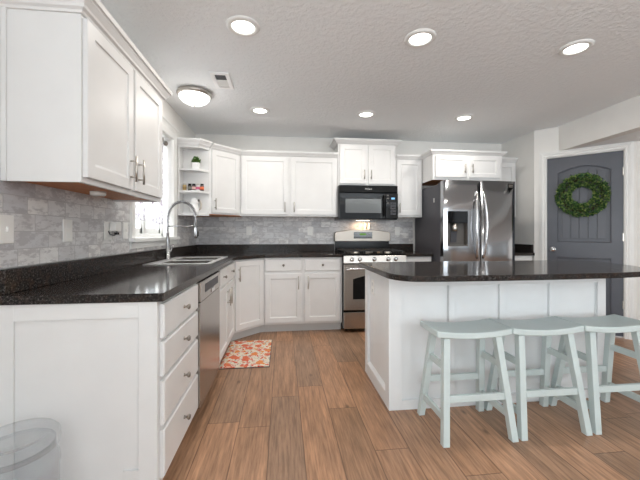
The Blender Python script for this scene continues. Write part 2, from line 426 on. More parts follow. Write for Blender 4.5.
for nm, zz in panels:
    b = MB(); P = arch(pl, pr_, *zz)
    b.loopsweep(FP, P, bead)
    ia, ib = pl+1.5, pr_-1.5; n = 5; w = (ib-ia)/n
    def top(x): return zz[1]-1.5+(zz[2]-zz[1])*math.sin(PI*(x-pl)/(pr_-pl))
    for i in range(n):
        x0, x1 = ia+i*w+.2, ia+(i+1)*w-.2; xm = (x0+x1)/2
        o_ = [(x0, zz[0]+1.5), (x1, zz[0]+1.5), (x1, top(x1)), (xm, top(xm)), (x0, top(x0))]
        vs = [FP(a, -1.2, z) for a, z in o_] + [FP(a, -.62, z) for a, z in o_]
        b.add(vs, [tuple(range(5)), tuple(range(5, 10))] + [(k, (k+1) % 5, (k+1) % 5+5, k+5) for k in range(5)])
    b.build(nm, M['door'], door, .06)
b = MB(); b.lathe((7.6, -.35, 38), [(1.25, 0), (1.25, .15), (1.1, .25), (.45, .35), (.42, 1.0), (.8, 1.25), (1.1, 1.7), (1.1, 2.1), (.8, 2.5), (.01, 2.65)], F=FP, seg=20)
b.build('door_knob', M['chrome'], door)
for z in (14.4, 44, 72.8):
    MB().fbox(FP, DRt-.6, DRt-.1, -.35, .28, z-1.75, z+1.75).build('hinge', M['nickel'], door, .05)

# window over the sink, set deep in the wall
mid = (WD0+WD1)/2
win = struct(MB().box(-5.9, -3.6, WD0, WD0+1.4, WZ0, WZ1).box(-5.9, -3.6, WD1-1.4, WD1, WZ0, WZ1).box(-5.9, -3.6, WD0, WD1, WZ0, WZ0+1.4)
    .box(-5.9, -3.6, WD0, WD1, WZ1-1.4, WZ1).box(-5.9, -3.8, mid-1, mid+1, WZ0, WZ1).build('window_1', M['trim'], None, .08))
b = MB()
pans = ((WD0+1.4, mid-1), (mid+1, WD1-1.4))
for d0, d1 in pans:
    b.box(-5.4, -4.2, d0, d0+1.4, 45.6, 82.1).box(-5.4, -4.2, d1-1.4, d1, 45.6, 82.1).box(-5.4, -4.2, d0, d1, 45.6, 47.4).box(-5.4, -4.2, d0, d1, 63, 64.4).box(-5.4, -4.2, d0, d1, 80.4, 82.1)
b.build('window_sash', M['trim'], win)
for d0, d1 in pans: MB().box(-4.9, -4.75, d0+1.4, d1-1.4, 47.4, 80.4).build('window_pane', M['pane'], win)
struct(MB().box(-3.6, -.02, WD0, WD0+.3, WZ0, WZ1).box(-3.6, -.02, WD1-.3, WD1, WZ0, WZ1).box(-3.6, -.02, WD0+.3, WD1-.3, WZ1-.3, WZ1).build('trim_5', M['trim']))
b = MB(); wc = [(0, 0), (.25, .6), (.6, .75), (2.6, .75), (3.1, .95), (3.4, .95), (3.4, 0)]
FL = Fr((0, 0), (0, 1), (1, 0))
b.loopsweep(FL, [(WD1, WZ0), (WD1, WZ1), (WD0, WZ1), (WD0, WZ0)], wc, closed=False)
b.sweep([(0, WD0-4), (0, WD1+4)], [(0, WZ1+3.3), (1.0, WZ1+3.3), (1.3, WZ1+3.8), (1.8, WZ1+4.2), (1.8, WZ1+4.7), (0, WZ1+4.7)], flip=1)
struct(b.build('trim_3', M['trim']))
struct(MB().box(0, 2.0, WD0-4, WD1+4, WZ0-1.1, WZ0).box(-3.6, 0, WD0+.01, WD1-.01, WZ0-.02, WZ0+.15).box(0, .8, WD0-3.4, WD1+3.4, 41.1, WZ0-1.1).build('trim_4', M['trim'], None, .12))
g_ = MB(); g_.box(-130, -126, -20, 260, -5, 52)
tag(g_.build('garden_hedge', M['outside']), 'pale green hedge outside seen through the sink window', 'hedge')

# ------------------------------------------------------------------ cabinet builders
def shaker(mb, F, a0, a1, z0, z1, t=.75, rail=2.2, rec=.36):
    b0, b1 = .02, t; e = .09
    outer = [(a0, z0), (a1, z0), (a1, z1), (a0, z1)]
    def off(k): return [(a0+k, z0+k), (a1-k, z0+k), (a1-k, z1-k), (a0+k, z1-k)]
    rings = [(off(0), b0), (off(0), b1-e), (off(e), b1), (off(rail), b1), (off(rail+.12), b1-rec*.75), (off(rail+.5), b1-rec)]
    vs = [F(a, bb, z) for r, bb in rings for a, z in r]; fs = [(0, 1, 2, 3)]
    for i in range(len(rings)-1):
        for k in range(4): l = (k+1) % 4; fs.append((i*4+k, i*4+l, i*4+4+l, i*4+4+k))
    n = (len(rings)-1)*4; fs.append((n, n+1, n+2, n+3)); return mb.add(vs, fs)
def slab(mb, F, a0, a1, z0, z1, t=.75):
    e = .22
    def off(k): return [(a0+k, z0+k), (a1-k, z0+k), (a1-k, z1-k), (a0+k, z1-k)]
    rings = [(off(0), .02), (off(0), t-e), (off(e), t)]
    vs = [F(a, bb, z) for r, bb in rings for a, z in r]; fs = [(0, 1, 2, 3), (8, 9, 10, 11)]
    for i in range(2):
        for k in range(4): l = (k+1) % 4; fs.append((i*4+k, i*4+l, i*4+4+l, i*4+4+k))
    return mb.add(vs, fs)
def pull(F, a, z, parent, L=5.2, b0=.75):        # upright bar pull on two posts
    mb = MB(); mb.tube([F(a, b0+1.15, z-L/2), F(a, b0+1.15, z+L/2)], .24, 10)
    for s in (-1, 1): mb.tube([F(a, b0-.05, z+s*L*.31), F(a, b0+1.15, z+s*L*.31)], .17, 8)
    return mb.build('handle', M['nickel'], parent)
def knob(F, a, z, parent, b0=.75):
    return MB().lathe((a, b0-.03, z), [(.38, 0), (.30, .12), (.22, .3), (.22, .55), (.5, .8), (.56, 1.0), (.42, 1.2), (.01, 1.28)], F=F, seg=16).build('knob', M['bronze'], parent)
def door_part(F, a0, a1, z0, z1, parent, pa=None, pz=None, L=5.2, name='door', rail=2.2):
    d = shaker(MB(), F, a0, a1, z0, z1, rail=rail).build(name, M['cab'], parent)
    if pa is not None: pull(F, pa, pz, d, L)
    return d
def drawer_part(F, a0, a1, z0, z1, parent):
    d = slab(MB(), F, a0, a1, z0, z1).build('drawer', M['cab'], parent); knob(F, (a0+a1)/2, (z0+z1)/2, d); return d
def crown_prof(zt, h=2.3, o=2.0):
    return [(a*o, zt-b*h) for a, b in ((0, 1), (.15, 1), (.22, .88), (.42, .80), (.48, .68), (.72, .46), (.80, .40), (.82, .30), (1, .30), (1, 0), (0, 0))]
def base_body(F, w, parent, depth=24, hollow=False, back=.5):
    mb = MB(); e = .02
    if hollow:
        mb.fbox(F, e, w-e, -.75, 0, 4, 34.55).fbox(F, e, .7, -depth+back, -.75, 4, 34.55).fbox(F, w-.7, w-e, -depth+back, -.75, 4, 34.55).fbox(F, .7, w-.7, -depth+back, -.75, 4, 4.7)
    else: mb.fbox(F, e, w-e, -depth+back, 0, 4, 34.55)
    mb.build('carcass', M['cab'], parent)
    MB().fbox(F, e, w-e, -depth+back, -3, 0, 4).build('toe_kick', M['toe'], parent)
def wall_body(F, w, depth, z0, z1, parent, bottom=True):
    e = .02
    MB().fbox(F, e, w-e, -depth+.36, 0, z0+.6, z1).fbox(F, e, .6, -depth+.36, 0, z0, z0+.6).fbox(F, w-.6, w-e, -depth+.36, 0, z0, z0+.6).fbox(F, .6, w-.6, -.75, 0, z0, z0+.6).build('carcass', M['cab'], parent)
    if bottom: MB().fbox(F, .6, w-.6, -depth+.36, -.75, z0+.5, z0+.6).build('underside_panel', M['wood'], parent)

FB = lambda x, d: Fr((x, d), (1, 0), (0, 1))      # faces the room from the back wall
FLf = lambda d, x: Fr((x, d), (0, 1), (1, 0))     # faces right from the left wall; a grows towards the camera

# ---- base run on the left wall
G = 'base cabinets'
r = thing('drawer_cabinet', 12, 108, 0, 'white base cabinet of four drawers at the near end of the left run', 'cabinet')
F = FLf(96, 24.4); base_body(F, 23, r, 24.4)
for z0, z1 in ((28.3, 33.9), (22.0, 27.6), (13.9, 21.2), (5.2, 13.1)):
    drawer_part(F, .9, 22.9, z0, z1, r)
b = MB()                                          # framed end panel with the toe-kick block
FE = FB(0, 119)
b.fbox(FE, .05, 24.4, .02, .55, 0, 34.55)
b.fbox(FE, .05, 3.2, .55, .95, 0, 34.55).fbox(FE, 21.5, 24.4, .55, .95, 0, 34.55).fbox(FE, 3.2, 21.5, .55, .95, 32, 34.55).fbox(FE, 3.2, 21.5, .55, .95, 0, 3.5).fbox(FE, 19.1, 21.5, .55, .95, 3.5, 7.4)
b.build('end_panel', M['cab'], r, .04)

r = thing('dishwasher', 12, 84, 0, 'stainless steel dishwasher between the drawers and the sink cabinet', 'dishwasher')
F = FLf(72, 24.4)
MB().fbox(F, .1, 23.9, -22, 0, 4, 34.3).build('tub_housing', M['darkgrey'], r)
MB().fbox(F, .1, 23.9, -22, -2.5, .2, 4).build('toe_kick', M['black'], r)
d = MB().fbox(F, .2, 24.15, .03, 1.0, 4.5, 29.3).build('door', M['steel'], r, .12)
p = MB().fbox(F, .2, 24.15, .03, 1.2, 29.5, 34.2).build('control_panel', M['steel'], r, .15)
MB().fbox(F, 4, 20, 1.15, 1.27, 31.1, 33.2).build('handle_pocket', M['darkgrey'], p, .1)
MB().fbox(F, 9.5, 13, 1.25, 1.37, 29.9, 30.9).build('latch', M['chrome'], p)

r = thing('sink_cabinet', 12, 54, 0, 'white base cabinet under the sink with two false drawers and two doors', 'cabinet')
F = FLf(36, 24.2); base_body(F, 36, r, 24.2, hollow=True)
for a0, a1 in ((1.5, 17.7), (18.3, 35.6)): drawer_part(F, a0, a1, 28.3, 33.9, r)
door_part(F, 1.5, 17.7, 5, 27.4, r, 16.2, 23.0, 6); door_part(F, 18.3, 35.6, 5, 27.4, r, 19.8, 23.0, 6)

r = thing('corner_cabinet', 14, 14, 0, 'white corner base cabinet with one angled door', 'cabinet')
MB().prism([[(.5, .5), (35.98, .5), (35.98, 24), (24, 35.98), (.5, 35.98)]], 4, 34.55).build('carcass', M['cab'], r)
MB().prism([[(.5, .5), (35.98, .5), (35.98, 21), (33.8, 21.9), (21.9, 33.8), (21, 35.98), (.5, 35.98)]], 0, 4).build('toe_kick', M['toe'], r)
q = .70711; FD = Fr((24, 36), (q, -q), (q, q))
door_part(FD, .8, 16.2, 5, 33.9, r, 2.3, 28.5, 6)

r = thing('base_cabinet', 54, 12, 0, 'white base cabinet with two drawers over two doors left of the stove', 'cabinet')
F = FB(36, 24); base_body(F, 36, r)
for a0, a1, pa in ((.6, 17.2, 15.7), (18.6, 35.2, 20.1)):
    drawer_part(F, a0, a1, 28.4, 33.9, r); door_part(F, a0, a1, 5, 27.2, r, pa, 23.2, 6)
r = thing('base_cabinet', 109, 12, 0, 'narrow white base cabinet between the stove and the refrigerator', 'cabinet')
F = FB(102.3, 24); base_body(F, 13.5, r); drawer_part(F, .5, 13, 28.4, 33.9, r); door_part(F, .5, 13, 5, 27.2, r, 2, 23.2)
r = thing('base_cabinet', 161, 12, 0, 'white base cabinet in the corner right of the refrigerator', 'cabinet')
F = FB(153.5, 24); base_body(F, 15.3, r); drawer_part(F, .5, 14.8, 28.4, 33.9, r); door_part(F, .5, 14.8, 5, 27.2, r, 2, 23.2)

# ---- worktops
ct = MB().prism([[(.02, .02), (71.9, .02), (71.9, 25.5), (36.6, 25.5), (25.5, 36.6), (25.5, 120.4), (.02, 120.4)],
    [(4.2, 39.8), (21.3, 39.8), (21.3, 69.2), (4.2, 69.2)]], 34.6, 36).build('countertop', M['counter'], None, .12)
tag(ct, 'black stone-look L-shaped countertop running along the left and back walls', 'countertop')
MB().box(.4, 1.3, 1.3, 119, 36.01, 39.9).box(.4, 71.9, .4, 1.3, 36.01, 39.9).build('backsplash', M['counter'], ct, .08)
ct = MB().box(102.1, 115.9, .4, 25.5, 34.6, 36).build('countertop', M['counter'], None, .12)
tag(ct, 'small black countertop between the stove and the refrigerator', 'countertop')
MB().box(102.1, 115.9, .4, 1.3, 36.01, 39.9).build('backsplash', M['counter'], ct, .08)
ct = MB().box(153.3, 168.9, .4, 25.5, 34.6, 36).build('countertop', M['counter'], None, .12)
tag(ct, 'short black countertop in the corner right of the refrigerator', 'countertop')
MB().box(153.3, 168.9, .1, 1.3, 36.01, 40).box(168, 168.9, 1.3, 24.5, 36.01, 40).build('backsplash', M['counter'], ct, .08)

# ---- sink and faucet
r = thing('kitchen_sink', 12.5, 54.5, 36, 'stainless steel double bowl sink set into the left countertop', 'sink')
bw = [(6.6, 40.6, 20.6, 54.6), (6.6, 56.4, 20.6, 68.4)]
rim = MB().prism([[(2.3, 38.4), (22.4, 38.4), (22.4, 70.6), (2.3, 70.6)]] + [[(x0, d0), (x1, d0), (x1, d1), (x0, d1)] for x0, d0, x1, d1 in bw], 36.02, 36.28)
rim.build('rim', M['sinksteel'], r, .15)
for x0, d0, x1, d1 in bw:
    b = MB(); w = .12
    b.box(x0-w, x0, d0-w, d1+w, 28.5, 36.24).box(x1, x1+w, d0-w, d1+w, 28.5, 36.05).box(x0, x1, d0-w, d0, 28.5, 36.05).box(x0, x1, d1, d1+w, 28.5, 36.05).box(x0-w, x1+w, d0-w, d1+w, 28.3, 28.5)
    b.build('bowl', M['steel'], r)
r = thing('faucet', 3.5, 52, 36.29, 'tall chrome spring faucet arching over the sink', 'faucet')
MB().lathe((3.5, 52, 36.29), [(1.25, 0), (1.25, .25), (.85, .5), (.8, 3.2), (.62, 3.5), (.55, 9.2), (.62, 9.4), (.62, 9.9), (.4, 10)], seg=18).build('body', M['fchrome'], r)
arc = []
for i in range(25):
    q = PI - PI*i/24; arc.append((8.4+4.9*math.cos(q), 52, 50.5+6.6*math.sin(q)))
arc = [(3.5, 52, 46), (3.5, 52, 48)] + arc + [(13.3, 52, 48.5)]
sp = MB().tube(arc, .27, 8)
L = [Vector(p) for p in arc]; tot = 0; seg_ = []
for i in range(len(L)-1): seg_.append((tot, L[i], L[i+1])); tot += (L[i+1]-L[i]).length
nr = 46
for k in range(nr):
    s = tot*(k+.5)/nr
    for s0, A, B in seg_:
        if s0 <= s <= s0+(B-A).length+1e-6:
            dr_ = (B-A).normalized(); c_ = A+dr_*(s-s0); u = dr_.orthogonal().normalized(); w = dr_.cross(u)
            sp.tube([c_+(u*math.cos(2*PI*j/10)+w*math.sin(2*PI*j/10))*.52 for j in range(10)], .15, 5, True); break
sp.build('spring_hose', M['fchrome'], r)
MB().tube([(3.5, 52, 48.2), (13.1, 52, 48.2)], .22, 8).tube([(13.3+.62*math.cos(2*PI*j/14), 52+.62*math.sin(2*PI*j/14), 48.2) for j in range(14)], .16, 6, True).build('holder_arm', M['fchrome'], r)
sh_ = MB().lathe((13.3, 52, 44), [(.5, 0), (.62, .4), (.6, 2.2), (.45, 3.6), (.42, 5)], seg=16).build('spray_head', M['fchrome'], r)
MB().box(14.0, 14.2, 51.8, 52.2, 44.6, 46.4).build('spray_button', M['black'], sh_)
MB().tube([(3.5, 51.4, 38.6), (3.8, 50.2, 38.9), (4.7, 49.3, 41.6)], [.3, .28, .2], 8).build('lever', M['fchrome'], r)

# ---- wall cabinets
r = thing('wall_cabinet', 6, 100, 54, 'white two-door wall cabinet above the left countertop beside the window', 'cabinet')
F = FLf(82.7, 12); wall_body(F, 35.6, 12, 54, 83, r)
door_part(F, 1.2, 17.3, 54.9, 81.0, r, 15.9, 59.2, 5.4); door_part(F, 18.3, 35.1, 54.9, 81.0, r, 19.7, 59.2, 5.4)
MB().sweep([(.1, 118.3), (12, 118.3), (12, 82.7), (.1, 82.7)], crown_prof(84.6, 3.2, 2.2), flip=-1).build('crown_molding', M['cab'], r)
MB().box(.1, 12, 82.75, 118.25, 83, 84.4).box(.36, 1.1, 118.3, 118.6, 54, 82.2).build('filler_strip', M['cab'], r)
pk = MB().lathe((5.6, 101, 53.6), [(.01, 0), (1.2, 0), (1.45, .2), (1.5, 1.0)], seg=22).build('puck_light', M['plastic'])
tag(pk, 'small round white puck light under the left wall cabinet', 'puck light')

r = thing('open_shelf_unit', 6, 27, 54, 'open white end shelf between the window and the corner wall cabinet', 'shelf')
def shp(mb, z0, z1, e=0): return mb.prism([[(1.0, 24.6), (11.9, 24.6), (11.9, 25.8), (9, 30-e), (1.0, 30-e)]], z0, z1)
MB().box(.3, 1.0, 24.1, 30, 53.3, 84.4).build('side_panel', M['cab'], r)
MB().box(1.0, 11.95, 24.05, 24.6, 53.3, 84.4).build('back_panel', M['cab'], r)
for z0, z1 in ((53.3, 54.4), (63.1, 64.0), (72.5, 73.4)): shp(MB(), z0, z1).build('shelf_board', M['cab'], r)
shp(MB(), 82.4, 84.4).build('top_board', M['cab'], r)
MB().sweep([(.3, 30), (9, 30), (11.9, 25.8)], crown_prof(85.8, 2.6), post=(12, 24.4), flip=-1).prism([[(.3, 24.1), (11.9, 24.1), (11.9, 25.8), (9, 30), (.3, 30)]], 84.4, 85.6).build('crown_molding', M['cab'], r)

r = thing('wall_cabinet', 9, 9, 54, 'white corner wall cabinet with one angled door', 'cabinet')
MB().prism([[(.36, .36), (23.98, .36), (23.98, 12), (12, 23.98), (.36, 23.98)]], 54.3, 84.4).build('carcass', M['cab'], r)
MB().prism([[(.5, .5), (23.9, .5), (23.9, 11.7), (11.7, 23.9), (.5, 23.9)]], 54, 54.3).build('underside_panel', M['wood'], r)
FU = Fr((12, 24), (q, -q) if False else (.70711, -.70711), (.70711, .70711))
door_part(FU, 1.0, 16.0, 54.9, 83.2, r, 2.2, 58.8, 5)
MB().sweep([(12, 24), (24, 12)], crown_prof(85.8, 2.3), pre=(12, 26), post=(26, 12), flip=-1).prism([[(.36, .36), (24, .36), (24, 12), (12, 24), (.36, 24)]], 84.4, 85.6).build('crown_molding', M['cab'], r)

r = thing('wall_cabinet', 48, 6, 54, 'white two-door wall cabinet between the corner cabinet and the microwave', 'cabinet')
F = FB(24, 12); wall_body(F, 48, 12, 54, 84.4, r)
door_part(F, .6, 23.1, 54.9, 83.2, r, 21.6, 58.6, 5); door_part(F, 24.6, 47.3, 54.9, 83.2, r, 26.1, 58.6, 5)
MB().sweep([(24, 12), (72, 12)], crown_prof(85.8, 2.3), pre=(12, 24), flip=-1).box(24.02, 71.98, .36, 12, 84.4, 85.6).build('crown_molding', M['cab'], r)

r = thing('wall_cabinet', 87, 6, 70, 'tall-mounted white two-door wall cabinet directly above the microwave', 'cabinet')
F = FB(72.05, 12.6); wall_body(F, 29.9, 12.6, 69.6, 91.2, r)
door_part(F, .8, 14.4, 70.6, 90.2, r, 13.2, 75.2, 4.6); door_part(F, 15.5, 29.1, 70.6, 90.2, r, 16.7, 75.2, 4.6)
MB().sweep([(72.05, .36), (72.05, 12.6), (101.95, 12.6), (101.95, .36)], crown_prof(92.9, 2.3, 2.4), flip=-1).box(72.1, 101.9, .36, 12.6, 91.2, 92.7).build('crown_molding', M['cab'], r)

r = thing('wall_cabinet', 109, 6, 54, 'narrow white single-door wall cabinet between the microwave and the refrigerator', 'cabinet')
F = FB(102, 12); wall_body(F, 14.3, 12, 54, 84.4, r)
door_part(F, .6, 13.7, 54.9, 83.2, r, 1.9, 58.6, 5)
MB().sweep([(102.05, 12), (116.3, 12)], crown_prof(85.8, 2.3), flip=-1).box(102.05, 116.3, .36, 12, 84.4, 85.6).build('crown_molding', M['cab'], r)

r = thing('wall_cabinet', 135, 12, 72, 'deep white two-door wall cabinet on top of the refrigerator', 'cabinet')
F = FB(116.4, 24); wall_body(F, 36, 24, 71.6, 84.4, r)
door_part(F, 1.2, 17.2, 72.8, 83.3, r, 15.9, 77, 4.4, rail=2); door_part(F, 18.4, 34.6, 72.8, 83.3, r, 19.7, 77, 4.4, rail=2)
MB().sweep([(116.4, 14.5), (116.4, 24), (152.4, 24), (152.4, 14.5)], crown_prof(85.8, 2.0, 1.7), flip=-1).box(116.45, 152.3, .36, 24, 84.4, 85.6).build('crown_molding', M['cab'], r)


r = thing('wall_cabinet', 161, 6, 54, 'narrow white wall cabinet in the corner right of the refrigerator', 'cabinet')
F = FB(154.5, 12); wall_body(F, 14.3, 12, 54, 84.4, r)
door_part(F, .6, 13.7, 54.9, 83.2, r, 1.9, 58.6, 5)
MB().sweep([(156.4, 12), (168.8, 12)], crown_prof(85.8, 2.3), flip=-1).box(154.55, 168.8, .36, 12, 84.4, 85.6).build('crown_molding', M['cab'], r)

# ---- microwave
def lettering(text, F, a, b_, z, size, mat, parent, ext=.03):
    cu = bpy.data.curves.new('lettering', 'FONT'); cu.body = text; cu.size = size*K; cu.extrude = ext*K; cu.align_x = 'CENTER'; cu.align_y = 'CENTER'
    tmp = bpy.data.objects.new('lettering', cu); C.objects.link(tmp)
    dg = bpy.context.evaluated_depsgraph_get(); me = bpy.data.meshes.new_from_object(tmp.evaluated_get(dg))
    bpy.data.objects.remove(tmp)
    off = Vector((0, 0, 0)); p = parent
    while p is not None: off += p.location; p = p.parent
    for v in me.vertices:
        q_ = F(a+v.co.x/K, b_+v.co.z/K, z+v.co.y/K); v.co = Vector((q_[0]*K, -q_[1]*K, q_[2]*K))-off
    me.materials.clear(); me.materials.append(mat)
    o = bpy.data.objects.new('lettering', me); C.objects.link(o); o.parent = parent; return o
r = thing('microwave', 87, 8, 52.4, 'black over-the-range microwave with a grey window above the stove', 'microwave')
F = FB(72.05, 15)
MB().fbox(F, .05, 29.85, -14.6, 0, 52.4, 69.5).build('housing', M['black'], r, .1)
MB().fbox(F, .05, 29.85, .02, .9, 65.9, 69.5).build('vent_grille', M['black'], r, .3, 3)
d = MB().fbox(F, .05, 23.4, .02, 1.2, 53.0, 65.7).build('door', M['glassblack'], r, .25, 3)
MB().fbox(F, 3.1, 21.2, 1.18, 1.26, 55.8, 62.7).build('window', M['greyglass'], d)
MB().tube([F(22.4, 1.2, 54.3), F(22.4, 2.1, 55.2), F(22.4, 2.1, 63.6), F(22.4, 1.2, 64.5)], .35, 10).build('handle', M['black'], d)
p = MB().fbox(F, 23.5, 29.85, .02, 1.2, 53.0, 65.7).build('control_panel', M['glassblack'], r, .2, 3)
MB().fbox(F, 26.4, 28.1, 1.19, 1.25, 62.6, 63.5).build('display', M['bled'], p)
for i in range(5):
    for j in range(3): MB().fbox(F, 26.0+j*.95, 26.7+j*.95, 1.19, 1.24, 55.0+i*1.3, 55.9+i*1.3).build('key_button', M['darkgrey'], p)
for z in (64.4, 62.8, 60.6): MB().fbox(F, 24.1, 25.1, 1.19, 1.24, z, z+.5).build('key_button', M['taupe'], p)
lettering('Whirlpool', F, 14.7, .92, 67.7, .85, M['plastic'], r)
MB().fbox(F, 11, 18, -11, -9, 52.36, 52.42).build('cooktop_lamp', M['lens'], r)
l = bpy.data.lights.new('cooktop_bulb', 'AREA'); l.shape = 'RECTANGLE'; l.size = 5*K; l.size_y = 2*K; l.energy = COOK_W; l.color = (1, .60, .28)
o = bpy.data.objects.new('cooktop_bulb', l); C.objects.link(o); o.parent = r; o.location = Vector((87*K, -5*K, 52.2*K))-r.location

# ---- range
r = thing('gas_range', 87, 14, 0, 'stainless steel gas range with black cooktop under the microwave', 'stove')
F = FB(72.1, 26)
MB().fbox(F, .1, 29.7, -24.5, 0, 1.5, 35.4).build('body', M['black'], r)
for a in (2, 27): 
    for bb in (-3, -22): MB().lathe((*F(a, bb, 0)[:2], 0), [(.6, 0), (.6, 1.6)], seg=10).build('foot', M['black'], r)
MB().fbox(F, 0, 29.8, -24.5, 1.2, 35.4, 36.2).build('cooktop', M['black'], r, .2, 3)
pnl = MB().hexa([F(0, .02, 31.9), F(29.8, .02, 31.9), F(0, 2.0, 31.9), F(29.8, 2.0, 31.9), F(0, .02, 35.4), F(29.8, .02, 35.4), F(0, 1.4, 35.4), F(29.8, 1.4, 35.4)]).build('control_panel', M['steel'], r, .15, 3)
for a in (3.9, 7.6, 14.4, 21.0, 24.6):
    MB().lathe((a, 1.7, 33.7), [(.95, 0), (.95, .25), (.75, .4), (.72, 1.2), (.5, 1.35), (.01, 1.36)], F=F, seg=20).build('knob', M['chrome'], pnl)
d = MB().fbox(F, .2, 29.6, .02, 1.6, 10.4, 31.4).build('oven_door', M['steel'], r, .2, 3)
P = [(4.4, 15.4), (4.4, 24.6)] + [(4.4+21*i/12, 24.6+2.0*math.sin(PI*i/12)) for i in range(1, 12)] + [(25.4, 24.6), (25.4, 15.4)]
wv = [F(a, 1.6, z) for a, z in P] + [F(a, 1.72, z) for a, z in P]; n = len(P)
MB().add(wv, [tuple(range(n)), tuple(range(n, 2*n))] + [(i, (i+1) % n, (i+1) % n+n, i+n) for i in range(n)]).build('oven_window', M['glassblack'], d)
MB().tube([F(1.6, 1.5, 28.9), F(1.9, 3.2, 29.3), F(6, 3.7, 29.5), F(15, 3.9, 29.6), F(24, 3.7, 29.5), F(28, 3.2, 29.3), F(28.3, 1.5, 28.9)], .5, 12).build('handle', M['chrome'], d)
MB().fbox(F, .2, 29.6, .02, 1.5, 1.8, 9.4).build('storage_drawer', M['steel'], r, .2, 3)
# backguard with arched steel top
FBk = FB(72.1, .45)
MB().fbox(FBk, .2, 29.6, 0, 2.2, 36.2, 41.6).build('riser', M['black'], r, .1)
P = [(-.3, 41.4), (-.3, 45.4), (.3, 46.3)] + [(1+27.8*i/14, 46.5+1.3*math.sin(PI*i/14)) for i in range(15)] + [(29.5, 46.3), (30.1, 45.4), (30.1, 41.4)]
n = len(P); bv = [FBk(a, 0, z) for a, z in P] + [FBk(a, 3.2, z) for a, z in P]
bg = MB().add(bv, [tuple(range(n)), tuple(range(n, 2*n))] + [(i, (i+1) % n, (i+1) % n+n, i+n) for i in range(n)]).build('backguard', M['bgsteel'], r, .2, 3)
ck = MB().fbox(FBk, 9.9, 20, 3.15, 3.3, 42.9, 46.3).build('clock_panel', M['glassblack'], bg, .1)
lettering('8:43', FBk, 15, 3.31, 45.1, 1.2, M['led'], ck) if False else MB().fbox(FBk, 13.2, 16.6, 3.28, 3.33, 44.7, 45.6).build('display', M['led'], ck)
for i in range(6):
    for z in (43.6, 44.9):
        a = (10.7, 11.6, 12.4, 17.4, 18.3, 19.1)[i]; MB().fbox(FBk, a-.25, a+.25, 3.28, 3.33, z-.2, z+.2).build('key_button', M['taupe'], ck)
for a, bb in ((7, -5.5), (22.8, -5.5), (7, -17), (22.8, -17), (14.9, -11.2)):
    x, dd, _ = F(a, bb, 0)
    MB().lathe((x, dd, 36.2), [(2.2, 0), (2.1, .3), (1.7, .45), (1.6, .75), (.01, .85)], seg=20).build('burner', M['nickel'], r)
for a0, a1 in ((1, 10.2), (10.5, 19.3), (19.6, 28.8)):
    g_ = MB(); z = 37.5
    for a in (a0, a1): g_.fbox(F, a-.25, a+.25, -22, -.8, z-.4, z+.1)
    for bb in (-22, -11.4, -.8): g_.fbox(F, a0-.25, a1+.25, bb-.25, bb+.25, z-.4, z+.1)
    mid = (a0+a1)/2; g_.fbox(F, mid-.22, mid+.22, -22, -.8, z-.3, z+.2)
    for bb in (-17, -5.8): g_.fbox(F, a0, a1, bb-.22, bb+.22, z-.3, z+.2)
    for a in (a0, a1):
        for bb in (-22, -.8): g_.fbox(F, a-.3, a+.3, bb-.3, bb+.3, 36.2, z)
    g_.build('burner_grate', M['iron'], r)
for i, (x, lb) in enumerate(((88.4, 'left of two white shakers on the stove backguard'), (90.7, 'right of two white shakers on the stove backguard'))):
    s = thing('shaker', x, 2, 47.75, lb, 'shaker', 'shakers on the stove backguard')
    MB().lathe((x, 2, 47.7), [(.75, 0), (.8, .1), (.78, 2.2), (.7, 2.4)], seg=14).build('jar', M['ceramic'], s)
    MB().lathe((x, 2, 50.1), [(.74, 0), (.74, .7), (.5, 1), (.01, 1.05)], seg=14).build('lid', M['ceramic'], s)

# ---- refrigerator
r = thing('refrigerator', 134, 16, 0, 'stainless side-by-side refrigerator with ice dispenser and dark grey sides', 'refrigerator')
F = FB(116.7, 31)
MB().fbox(F, 0, 35.1, -29.2, 0, 1.2, 68.6).build('cabinet', M['darkgrey'], r, .15)
MB().fbox(F, 0, 35.1, -27, .3, .1, 1.2).fbox(F, .4, 34.7, .02, 1.2, .4, 3).build('base_grille', M['black'], r)
MB().fbox(F, 0.6, 34.5, -3.5, 2.4, 68.65, 69.3).build('hinge_cover', M['darkgrey'], r, .1)
def fridge_door(a0, a1, hole=None):
    b = MB(); z0, z1, b0, b1 = 3.2, 69.7, .2, 3.6; n = 9
    def bulge(a): s_ = (a-a0)/(a1-a0); return b1 - .55*(2*s_-1)**4
    if hole:
        h0, h1, hz0, hz1 = hole
        cols = sorted(set([a0+(a1-a0)*i/n for i in range(n+1)] + [h0, h1])); zs = [z0, hz0, hz1, z1]
    else: cols = [a0+(a1-a0)*i/n for i in range(n+1)]; zs = [z0, z1]
    m = len(zs); vs = [F(a, bulge(a), z) for a in cols for z in zs]; fs = []
    for i in range(len(cols)-1):
        for k in range(m-1):
            if hole and k == 1 and cols[i] >= h0-1e-6 and cols[i+1] <= h1+1e-6: continue
            fs.append((i*m+k, i*m+m+k, i*m+m+k+1, i*m+k+1))
    b.add(vs, fs, True)
    k = len(cols); back = [F(a, b0, z) for a in (a0, a1) for z in (z0, z1)]
    fr = [F(a, bulge(a), z) for a in (a0, a1) for z in (z0, z1)]
    b.add(back+fr, [(0, 1, 3, 2), (0, 1, 5, 4), (2, 3, 7, 6)])
    for z in (z0, z1):
        row_ = [F(a, bulge(a), z) for a in cols]; bk = [F(a, b0, z) for a in cols]
        b.add(row_+bk, [tuple(list(range(k)) + [2*k-1-i for i in range(k)])])
    return b.build('door', M['fsteel'], r)
d1 = fridge_door(.1, 17.8, (1.9, 11.5, 39.8, 55.7)); d2 = fridge_door(18.1, 35.0)
h0, h1, z0, z1 = 1.9, 11.5, 39.8, 55.7
